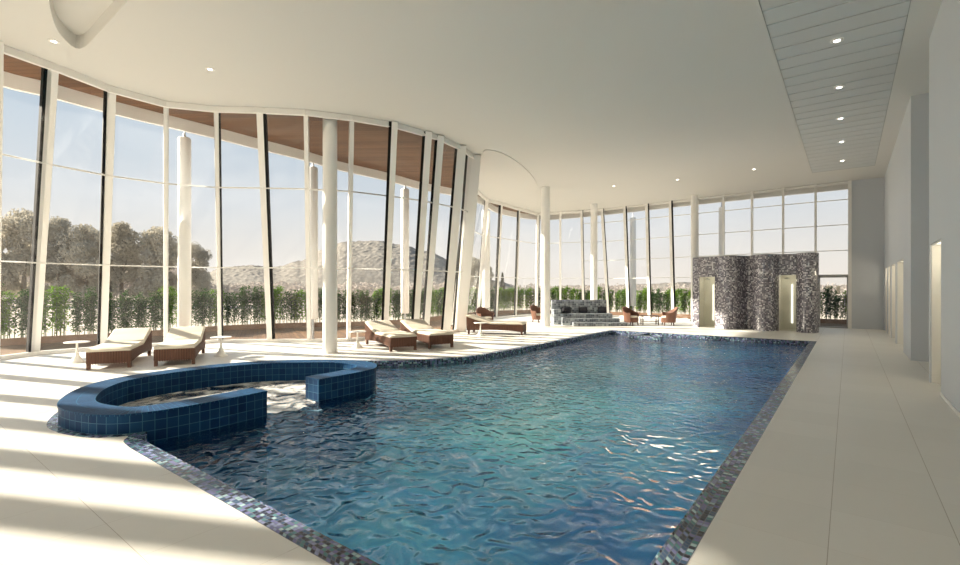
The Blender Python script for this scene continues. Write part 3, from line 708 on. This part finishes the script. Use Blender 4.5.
# ------------------------------------------------------------------ tiled bench
bc = at(581, 21.3); bn = empty('tiled_bench', (bc.x, bc.y, 0), YAW); tag(bn, 'stepped blue-grey mosaic bench with high back at the far left corner', 'bench')
def arc_slab(name, x0, x1, y0, y1, z0, z1, bow, mat='bench'):
    """front edge (y0) bows forwards"""
    n = 14; f = [(lerp(x0, x1, k / n), y0 - bow * math.sin(math.pi * k / n)) for k in range(n + 1)]; b = [(x1, y1), (x0, y1)]
    path = f + b; mb = MB(); wall_strip(mb, path, z0, z1, closed=True); mb.poly([path], z1); return mb.build(name, mat, bn, merge=False)
arc_slab('backrest', -1.25, 1.20, 0.25, 0.55, 0, 1.06, -0.0)
arc_slab('seat', -0.95, 1.30, -0.35, 0.25, 0, 0.48, 0.06)
arc_slab('upper_step', -0.80, 1.50, -0.75, -0.35, 0, 0.30, 0.08)
arc_slab('lower_step', -0.55, 1.72, -1.15, -0.75, 0, 0.15, 0.08)
arc_slab('side_plinth', -1.25, -0.95, -0.35, 0.25, 0, 0.66, 0.0)
arc_slab('side_step', -0.95, -0.80, -0.75, -0.35, 0, 0.34, 0.0)
def make_pillow():
    r = D.objects.new('square_cushion', None)
    mb = MB(); n = 8; vs = []; fs = []
    for sgn_ in (1, -1):
        for i in range(n + 1):
            for j in range(n + 1):
                a, b = i / n * 2 - 1, j / n * 2 - 1; t = 0.07 * (1 - a ** 4) ** .5 * (1 - b ** 4) ** .5
                vs.append((a * .2, sgn_ * t, b * .13))
    q = (n + 1) ** 2
    for s_ in (0, 1):
        for i in range(n):
            for j in range(n):
                f = (s_ * q + i * (n + 1) + j, s_ * q + i * (n + 1) + j + 1, s_ * q + (i + 1) * (n + 1) + j + 1, s_ * q + (i + 1) * (n + 1) + j); fs.append(f if s_ else f[::-1])
    mb.mesh(vs, fs); return mb.build('square_cushion', 'dark_cushion', smooth=True)
pl = make_pillow(); Rz = Matrix.Rotation(YAW, 3, 'Z')
for i, (x, lb) in enumerate([(-.62, 'small charcoal cushion at the left end of the tiled bench'), (.12, 'small charcoal cushion in the middle of the tiled bench'), (.98, 'small charcoal cushion at the right end of the tiled bench')]):
    o = pl if i == 0 else pl.copy()
    if i: COL.objects.link(o)
    q = Rz @ Vector((x, 0.155, 0.62)); o.location = (bc.x + q.x, bc.y + q.y, q.z); o.rotation_euler = (R(-10), 0, YAW); tag(o, lb, 'cushion', 'charcoal cushions on the tiled bench')
# ------------------------------------------------------------------ wavy shower wall
sh = empty('shower_wall', (-3.0, 21.5, 0)); tag(sh, 'tall wavy shower block in dark mosaic with two open cubicles', 'shower')
HS = 2.84
segs = [[(-4.98, 22.45), (-5.14, 21.7), (-5.12, 21.15), (-4.98, 20.97), (-4.82, 20.93)], [(-4.22, 20.92)], [(-4.02, 20.74), (-3.72, 20.62), (-3.46, 20.74), (-3.30, 21.05), (-3.13, 21.28), (-2.96, 21.24)],
        [(-2.90, 20.90), (-2.70, 20.66), (-2.42, 20.60), (-2.18, 20.74), (-2.05, 21.06)], [(-1.52, 21.04)], [(-1.44, 20.82), (-1.24, 20.62), (-1.0, 20.66), (-.86, 20.98), (-.84, 21.3), (-.98, 22.45)]]
path = smooth_path(segs[0], 5); o1 = len(path) - 1
path += smooth_path([segs[1][0]] + segs[2], 5); o1b = o1 + 1
path += smooth_path(segs[3], 5)
o2 = len(path) - 1
path += smooth_path([segs[4][0]] + segs[5], 5)
sk = [(o1, o1 + 1, 2.05), (o2, o2 + 1, 2.08)]
inn = offset(path, 0.10, closed=False)
mb = MB(); wall_strip(mb, path, 0, HS, skip=sk); wall_strip(mb, inn, 0, HS, flip=True, skip=sk); ring_strip(mb, path, inn, HS, closed=False)
wall_strip(mb, [inn[-1], inn[0]], 0, HS); wall_strip(mb, [path[-1], path[0]], 0, HS)
for (a, b, zt) in sk:
    for e in (a, b): mb.face([(path[e][0], path[e][1], 0), (inn[e][0], inn[e][1], 0), (inn[e][0], inn[e][1], zt), (path[e][0], path[e][1], zt)])
    mb.face([(path[a][0], path[a][1], zt), (path[b][0], path[b][1], zt), (inn[b][0], inn[b][1], zt), (inn[a][0], inn[a][1], zt)])
o = mb.build('mosaic_wall', 'shower', sh, merge=False, smooth=False); o.location = (3.0, -21.5, 0)
mb = MB(); wall_strip(mb, path, HS, HS + 0.025); wall_strip(mb, inn, HS, HS + 0.025, flip=True); ring_strip(mb, path, inn, HS + 0.025, closed=False)
o = mb.build('cap_rail', 'groove', sh); o.location = (3.0, -21.5, 0)
for k, (a, zt) in enumerate(((o1, 2.05), (o2, 2.08))):
    xa_, xb_ = path[a][0], path[a + 1][0]; yf = inn[a][1] + 0.02
    mb = MB(); al = [(xa_ - .02, yf), (xa_ - .02, yf + .8), (xb_ + .1, yf + .8), (xb_ + .1, yf)]
    wall_strip(mb, al, 0, zt + .15, flip=True); mb.poly([al], zt + .15)
    alc = mb.build('cubicle', 'cream', sh); alc.location = (3.0, -21.5, 0)
    xm = xa_ * .4 + xb_ * .6 if k == 0 else xa_ * .35 + xb_ * .65
    mb = MB(); mb.box(xm - .03, yf + .76, .25, xm + .03, yf + .79, 1.75); mb.build('light_strip', 'strip', alc)
    mb = MB(); mb.tube([(xa_ + .2, yf + .78, 1.95), (xa_ + .2, yf + .45, 2.0)], .012, 8); mb.lathe([(.09, 1.955), (.09, 1.975), (.015, 2.0)], (xa_ + .2, yf + .45, 0), 18); mb.build('shower_head', 'steel', alc)
    mb = MB(); mb.box(xa_ + .01, yf - .07, 0.01, xb_ - .01, yf - .06, zt - .01); o = mb.build('glass_panel', 'shower_glass', sh); o.location = (3.0, -21.5, 0)
    ld = D.lights.new('cubicle_light', 'POINT'); ld.energy = 1.6; ld.color = (1, .93, .8); ld.shadow_soft_size = .05
    lo = D.objects.new('cubicle_light', ld); COL.objects.link(lo); lo.location = (xm, yf + .4, 1.9)
# ------------------------------------------------------------------ deck, planters, bamboo
hp = [(-6.0, -9.0), (-11.0, -7.6), (-15.5, -4.6), (-18.3, -0.6), (-19.0, 2.8), (-18.6, 5.5), (-19.0, 8.5), (-18.2, 11.0), (-16.6, 13.2), (-16.2, 16.0), (-16.9, 19.5), (-17.6, 22.5), (-17.4, 25.8), (-15.4, 27.6), (-11.5, 27.9), (-6.0, 27.6), (0.0, 27.5), (4.0, 27.5)]
HP = smooth_path(hp, 4)
mb = MB(); mb.poly([HP + [(4.0, 24.4), (0.06, 24.3)] + list(reversed(bases)) + [(-4.6, -9.0)]], -0.04); mb.build('terrace_deck', 'deck', kind='structure')
hpo = offset(HP, 0.55 if True else 0, closed=False)
# hedge lies outside (left of travel)
mb = MB(); wall_strip(mb, HP, -0.1, 0.16); ring_strip(mb, HP, offset(HP, 0.05, closed=False), 0.16, closed=False)
kb = mb.build('planter_edging', 'timber', kind='structure')
mb = MB(); ring_strip(mb, offset(HP, 0.05, closed=False), offset(HP, 0.7, closed=False), 0.10, closed=False); mb.build('planting_bed', 'soil', kb)
def make_bamboo(seed, mat, h=1.42):
    rnd = random.Random(seed); root = empty('bamboo_plant')
    st = MB(); lf = MB()
    for k in range(8):
        x, y = rnd.uniform(-.21, .21), rnd.uniform(-.14, .14); tx, ty = x + rnd.uniform(-.07, .07), y + rnd.uniform(-.07, .07); hh = h * rnd.uniform(.8, 1.05)
        st.tube([(x, y, 0), (tx, ty, hh)], [.012, .006], 5)
        for j in range(200):
            t = rnd.random() ** .7; t = .12 + .88 * t
            c = Vector((lerp(x, tx, t) + rnd.gauss(0, .055), lerp(y, ty, t) + rnd.gauss(0, .07), hh * t + rnd.uniform(-.03, .06)))
            a = rnd.uniform(0, 6.28); tl = rnd.uniform(-.9, .3); L = rnd.uniform(.08, .14); w = L * .24
            d = Vector((math.cos(a) * math.cos(tl), math.sin(a) * math.cos(tl), math.sin(tl))); s_ = Vector((-math.sin(a), math.cos(a), rnd.uniform(-.4, .4))).normalized() * w
            lf.mesh([c, c + d * L * .45 + s_, c + d * L, c + d * L * .45 - s_], [(0, 1, 2, 3)])
    st.build('canes', 'bamboo_stem', root); lf.build('foliage', mat, root, merge=False)
    return root
protos = [make_bamboo(11, 'bamboo_dark'), make_bamboo(12, 'bamboo_bright'), make_bamboo(13, 'bamboo_dark', 1.36), make_bamboo(14, 'bamboo_bright', 1.48), make_bamboo(15, 'bamboo_dark', 1.45), make_bamboo(16, 'bamboo_dark', 1.4)]
used = set(); mid = offset(HP, 0.36, closed=False)
s = 0.0; nxt = 0.0; rnd = random.Random(5)
tot = 0
for i in range(len(mid) - 1):
    a, b = Vector(mid[i]), Vector(mid[i + 1]); L = (b - a).length
    while nxt < s + L:
        p = a + (b - a) * ((nxt - s) / L); nxt += 0.43
        dv = -SY * p.x + CY * p.y; rt = CY * p.x + SY * p.y
        if dv < 1 or rt / dv < -1.08 or (rt / dv > 0.47 and rt / dv < .66) or rt / dv > 0.80: continue
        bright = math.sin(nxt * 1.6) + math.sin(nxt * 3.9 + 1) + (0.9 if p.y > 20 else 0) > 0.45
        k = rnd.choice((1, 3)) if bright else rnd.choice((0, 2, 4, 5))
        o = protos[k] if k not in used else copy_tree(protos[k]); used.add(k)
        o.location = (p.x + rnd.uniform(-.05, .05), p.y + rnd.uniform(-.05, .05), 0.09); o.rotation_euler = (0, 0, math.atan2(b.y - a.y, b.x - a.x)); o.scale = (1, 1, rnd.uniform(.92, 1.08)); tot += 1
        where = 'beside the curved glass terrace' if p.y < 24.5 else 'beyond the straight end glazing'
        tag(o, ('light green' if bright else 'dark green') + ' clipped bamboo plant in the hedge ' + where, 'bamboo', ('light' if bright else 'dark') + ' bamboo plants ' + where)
    s += L
for k, pr in enumerate(protos):
    if k not in used:
        for c in children(pr): D.objects.remove(c)
        D.objects.remove(pr)
# ------------------------------------------------------------------ trees
def leaf_blob(mb, rnd, c, r, n, size):
    for _ in range(n):
        v = Vector((rnd.gauss(0, 1), rnd.gauss(0, 1), rnd.gauss(0, 1))).normalized() * (rnd.random() ** .35)
        p = Vector((c[0] + v.x * r[0], c[1] + v.y * r[1], c[2] + v.z * r[2]))
        e1 = Vector((rnd.gauss(0, 1), rnd.gauss(0, 1), rnd.gauss(0, 1))).normalized(); e2 = e1.orthogonal().normalized(); e1 = e1 * size * rnd.uniform(.6, 1.3); e2 = e2 * size * .6
        mb.mesh([p - e1, p + e2, p + e1, p - e2], [(0, 1, 2, 3)])
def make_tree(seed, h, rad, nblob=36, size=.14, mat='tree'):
    rnd = random.Random(seed); root = empty('broadleaf_tree')
    mb = MB(); mb.tube([(0, 0, 0), (.05, 0, h * .3), (0, .05, h * .7)], [.22, .16, .06], 8)
    for k in range(5):
        a = k * 1.3; mb.tube([(0, 0, h * (.25 + .08 * k)), (math.cos(a) * rad * .55, math.sin(a) * rad * .55, h * (.45 + .08 * k))], [.09, .03], 6)
    mb.build('trunk', 'trunk', root)
    mb = MB()
    for k in range(nblob):
        t = rnd.random(); z = h * (.10 + .80 * t); rr = rad * (1 - (2 * abs(t - .45)) ** 2.6 * .55) * .72
        a = rnd.uniform(0, 6.28); q = rr * rnd.random() ** .5; br = rad * rnd.uniform(.32, .5)
        leaf_blob(mb, rnd, (q * math.cos(a), q * math.sin(a), z), (br, br, br * .9), 330, size)
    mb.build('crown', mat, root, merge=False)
    return root
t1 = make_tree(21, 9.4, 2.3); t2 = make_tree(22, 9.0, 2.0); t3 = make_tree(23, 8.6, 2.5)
TR = [(t1, 24, 46, 1.06, 'tallest hazy olive tree at the far left beyond the hedge'), (t2, 58, 46, 1.0, 'hazy olive tree right behind the leftmost leaning mullion'), (t3, 86, 46, .94, 'broad hazy olive tree left of the second leaning mullion'),
      (None, 122, 45, .92, 'hazy olive tree just right of the second leaning mullion'), (None, 158, 46, .92, 'hazy olive tree left of the first pinned column'), (None, 196, 50, .74, 'smaller hazy tree right of the first pinned column'), (None, -6, 44, .7, 'hazy tree cut by the left edge of the view')]
base = [t1, t2, t3]
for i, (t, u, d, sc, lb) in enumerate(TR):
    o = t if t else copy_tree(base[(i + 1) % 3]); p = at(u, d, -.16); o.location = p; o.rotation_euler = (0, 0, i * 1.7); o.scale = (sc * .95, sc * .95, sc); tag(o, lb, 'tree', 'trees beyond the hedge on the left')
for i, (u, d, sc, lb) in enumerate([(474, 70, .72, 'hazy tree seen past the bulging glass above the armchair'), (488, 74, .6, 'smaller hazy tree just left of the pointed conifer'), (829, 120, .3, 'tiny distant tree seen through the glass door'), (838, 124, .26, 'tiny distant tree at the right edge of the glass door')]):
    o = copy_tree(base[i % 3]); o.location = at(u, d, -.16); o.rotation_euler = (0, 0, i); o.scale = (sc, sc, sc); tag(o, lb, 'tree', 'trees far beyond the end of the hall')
cf = empty('conifer_tree', at(502.5, 70, -.16)); tag(cf, 'slim pointed conifer beyond the far corner glazing', 'tree')
mb = MB(); mb.tube([(0, 0, 0), (0, 0, 3.6)], [.12, .03], 7); mb.build('trunk', 'trunk', cf)
mb = MB(); rnd = random.Random(3)
for k in range(14): leaf_blob(mb, rnd, (0, 0, .5 + k * .26), (.62 * (1 - k / 15), .62 * (1 - k / 15), .2), 90, .1)
mb.build('crown', 'conifer', cf, merge=False)
# woodland belts: uncountable
rnd = random.Random(9)
mb = MB()
for k in range(150):
    u = rnd.uniform(-60, 470); d = rnd.uniform(56, 68); h = (rnd.uniform(4.6, 6.0) if u < 195 else rnd.uniform(1.6, 2.6)) ; p = at(u, d)
    leaf_blob(mb, rnd, (p.x, p.y, h * .45), (1.9, 1.9, h * .55), 150, .22)
tag(mb.build('woodland_belt', 'far_wood', merge=False), 'pale brown belt of woodland below the hazy trees', 'woodland', kind='stuff')
mb = MB()
for k in range(130):
    u = rnd.uniform(470, 860); d = rnd.uniform(130, 150); h = rnd.uniform(1.8, 3.0); p = at(u, d)
    leaf_blob(mb, rnd, (p.x, p.y, h * .5), (2.6, 2.6, h * .55), 70, .3)
tag(mb.build('distant_treeline', 'far_wood', merge=False), 'low distant line of trees behind the straight end glazing', 'woodland', kind='stuff')
# hills
from mathutils import noise as mnoise
def hill(name, prof, d0, d1, nu, nd, amp):
    mb = MB(); vs = []; fs = []; us = [prof[0][0] + (prof[-1][0] - prof[0][0]) * i / nu for i in range(nu + 1)]
    def hv(u):
        for (a, va), (b, vb) in zip(prof, prof[1:]):
            if a <= u <= b:
                t = (u - a) / (b - a); t = t * t * (3 - 2 * t); return va + (vb - va) * t
        return 288
    dm = (d0 + d1) / 2
    for i, u in enumerate(us):
        H = 1.6 + (288 - hv(u)) * dm / 480
        for j in range(nd + 1):
            t = j / nd; d = d0 + (d1 - d0) * t; p = at(u, d); b = math.sin(math.pi * min(1, t * 1.0)) ** .8
            z = -.3 + (H + .3) * b + amp * b * (.5 * mnoise.noise(Vector((p.x * .12, p.y * .12, 0))) + .6 * mnoise.noise(Vector((p.x * .55, p.y * .55, 3))) + .5 * mnoise.noise(Vector((p.x * 1.1, p.y * 1.1, 8))))
            vs.append((p.x, p.y, z))
    for i in range(nu):
        for j in range(nd): a = i * (nd + 1) + j; fs.append((a, a + nd + 1, a + nd + 2, a + 1))
    mb.mesh(vs, fs); mb.build(name, 'hill', kind='structure', merge=False)
hill('wooded_hill', [(180, 288), (225, 268), (250, 266), (275, 268), (300, 262), (325, 250), (345, 243), (375, 242), (400, 246), (425, 252), (455, 262), (500, 282), (520, 288)], 110, 210, 330, 90, 0.55)
hill('low_hill', [(-60, 288), (0, 276), (120, 270), (200, 272), (260, 288)], 150, 230, 90, 24, 1.0)
hill('distant_hill', [(520, 288), (575, 285.5), (600, 287), (640, 284), (680, 282.5), (720, 285), (790, 286), (860, 285), (900, 288)], 260, 360, 120, 20, .8)
# ------------------------------------------------------------------ sky, sun, camera
w = D.worlds.new('World'); SC.world = w; w.use_nodes = True; nt = w.node_tree; nt.nodes.clear()
tc = nt.nodes.new('ShaderNodeTexCoord'); sp = nt.nodes.new('ShaderNodeSeparateXYZ'); nt.links.new(tc.outputs['Generated'], sp.inputs[0])
cr = nt.nodes.new('ShaderNodeValToRGB'); nt.links.new(sp.outputs[2], cr.inputs[0])
st = [(0.0, (0.76, 0.69, 0.62)), (0.05, (0.72, 0.68, 0.63)), (0.16, (0.57, 0.60, 0.63)), (0.32, (0.43, 0.52, 0.61)), (0.55, (0.33, 0.45, 0.60)), (1.0, (0.25, 0.38, 0.58))]
while len(cr.color_ramp.elements) < len(st): cr.color_ramp.elements.new(.5)
for e, (p_, c_) in zip(cr.color_ramp.elements, st): e.position = p_; e.color = (*c_, 1)
ns = nt.nodes.new('ShaderNodeTexNoise'); ns.inputs['Scale'].default_value = 2.2; ns.inputs['Detail'].default_value = 5
mp = nt.nodes.new('ShaderNodeMapping'); mp.inputs['Scale'].default_value = (1, 1, 3.5); nt.links.new(tc.outputs['Generated'], mp.inputs[0]); nt.links.new(mp.outputs[0], ns.inputs['Vector'])
cr2 = nt.nodes.new('ShaderNodeValToRGB'); nt.links.new(ns.outputs['Fac'], cr2.inputs[0]); cr2.color_ramp.elements[0].position = .5; cr2.color_ramp.elements[1].position = 1.0
mx = nt.nodes.new('ShaderNodeMix'); mx.data_type = 'RGBA'; nt.links.new(cr2.outputs[0], mx.inputs[0]); nt.links.new(cr.outputs[0], mx.inputs[6]); mx.inputs[7].default_value = (0.78, 0.78, 0.78, 1)
bg = nt.nodes.new('ShaderNodeBackground'); nt.links.new(mx.outputs[2], bg.inputs[0]); bg.inputs[1].default_value = 1.0
wo = nt.nodes.new('ShaderNodeOutputWorld'); nt.links.new(bg.outputs[0], wo.inputs[0])
SUN_EL = 25.5
sd = D.lights.new('sun', 'SUN'); sd.energy = 14.0; sd.color = (1.0, 0.90, 0.74); sd.angle = R(1.6)
so = D.objects.new('sun', sd); COL.objects.link(so)
dirv = Vector((-.917 * math.cos(R(SUN_EL)), -.398 * math.cos(R(SUN_EL)), math.sin(R(SUN_EL))))
so.rotation_euler = dirv.to_track_quat('Z', 'Y').to_euler(); so.location = (-20, -8, 12)
cd = D.cameras.new('camera'); cd.lens = 18.0; cd.sensor_width = 36.0; cd.sensor_fit = 'HORIZONTAL'; cd.shift_y = 5.5 / 960; cd.clip_start = .05; cd.clip_end = 1500
co = D.objects.new('camera', cd); COL.objects.link(co); co.location = (0, 0, EYE); co.rotation_euler = (R(90), 0, YAW); SC.camera = co
SC.view_settings.view_transform = 'Standard'; SC.view_settings.look = 'None'; SC.view_settings.gamma = 1.0; SC.view_settings.use_curve_mapping = False
SC.view_settings.exposure = 0.32
SC.cycles.transparent_max_bounces = 24
SC.cycles.max_bounces = 14; SC.cycles.diffuse_bounces = 8
SC.cycles.use_denoising = True
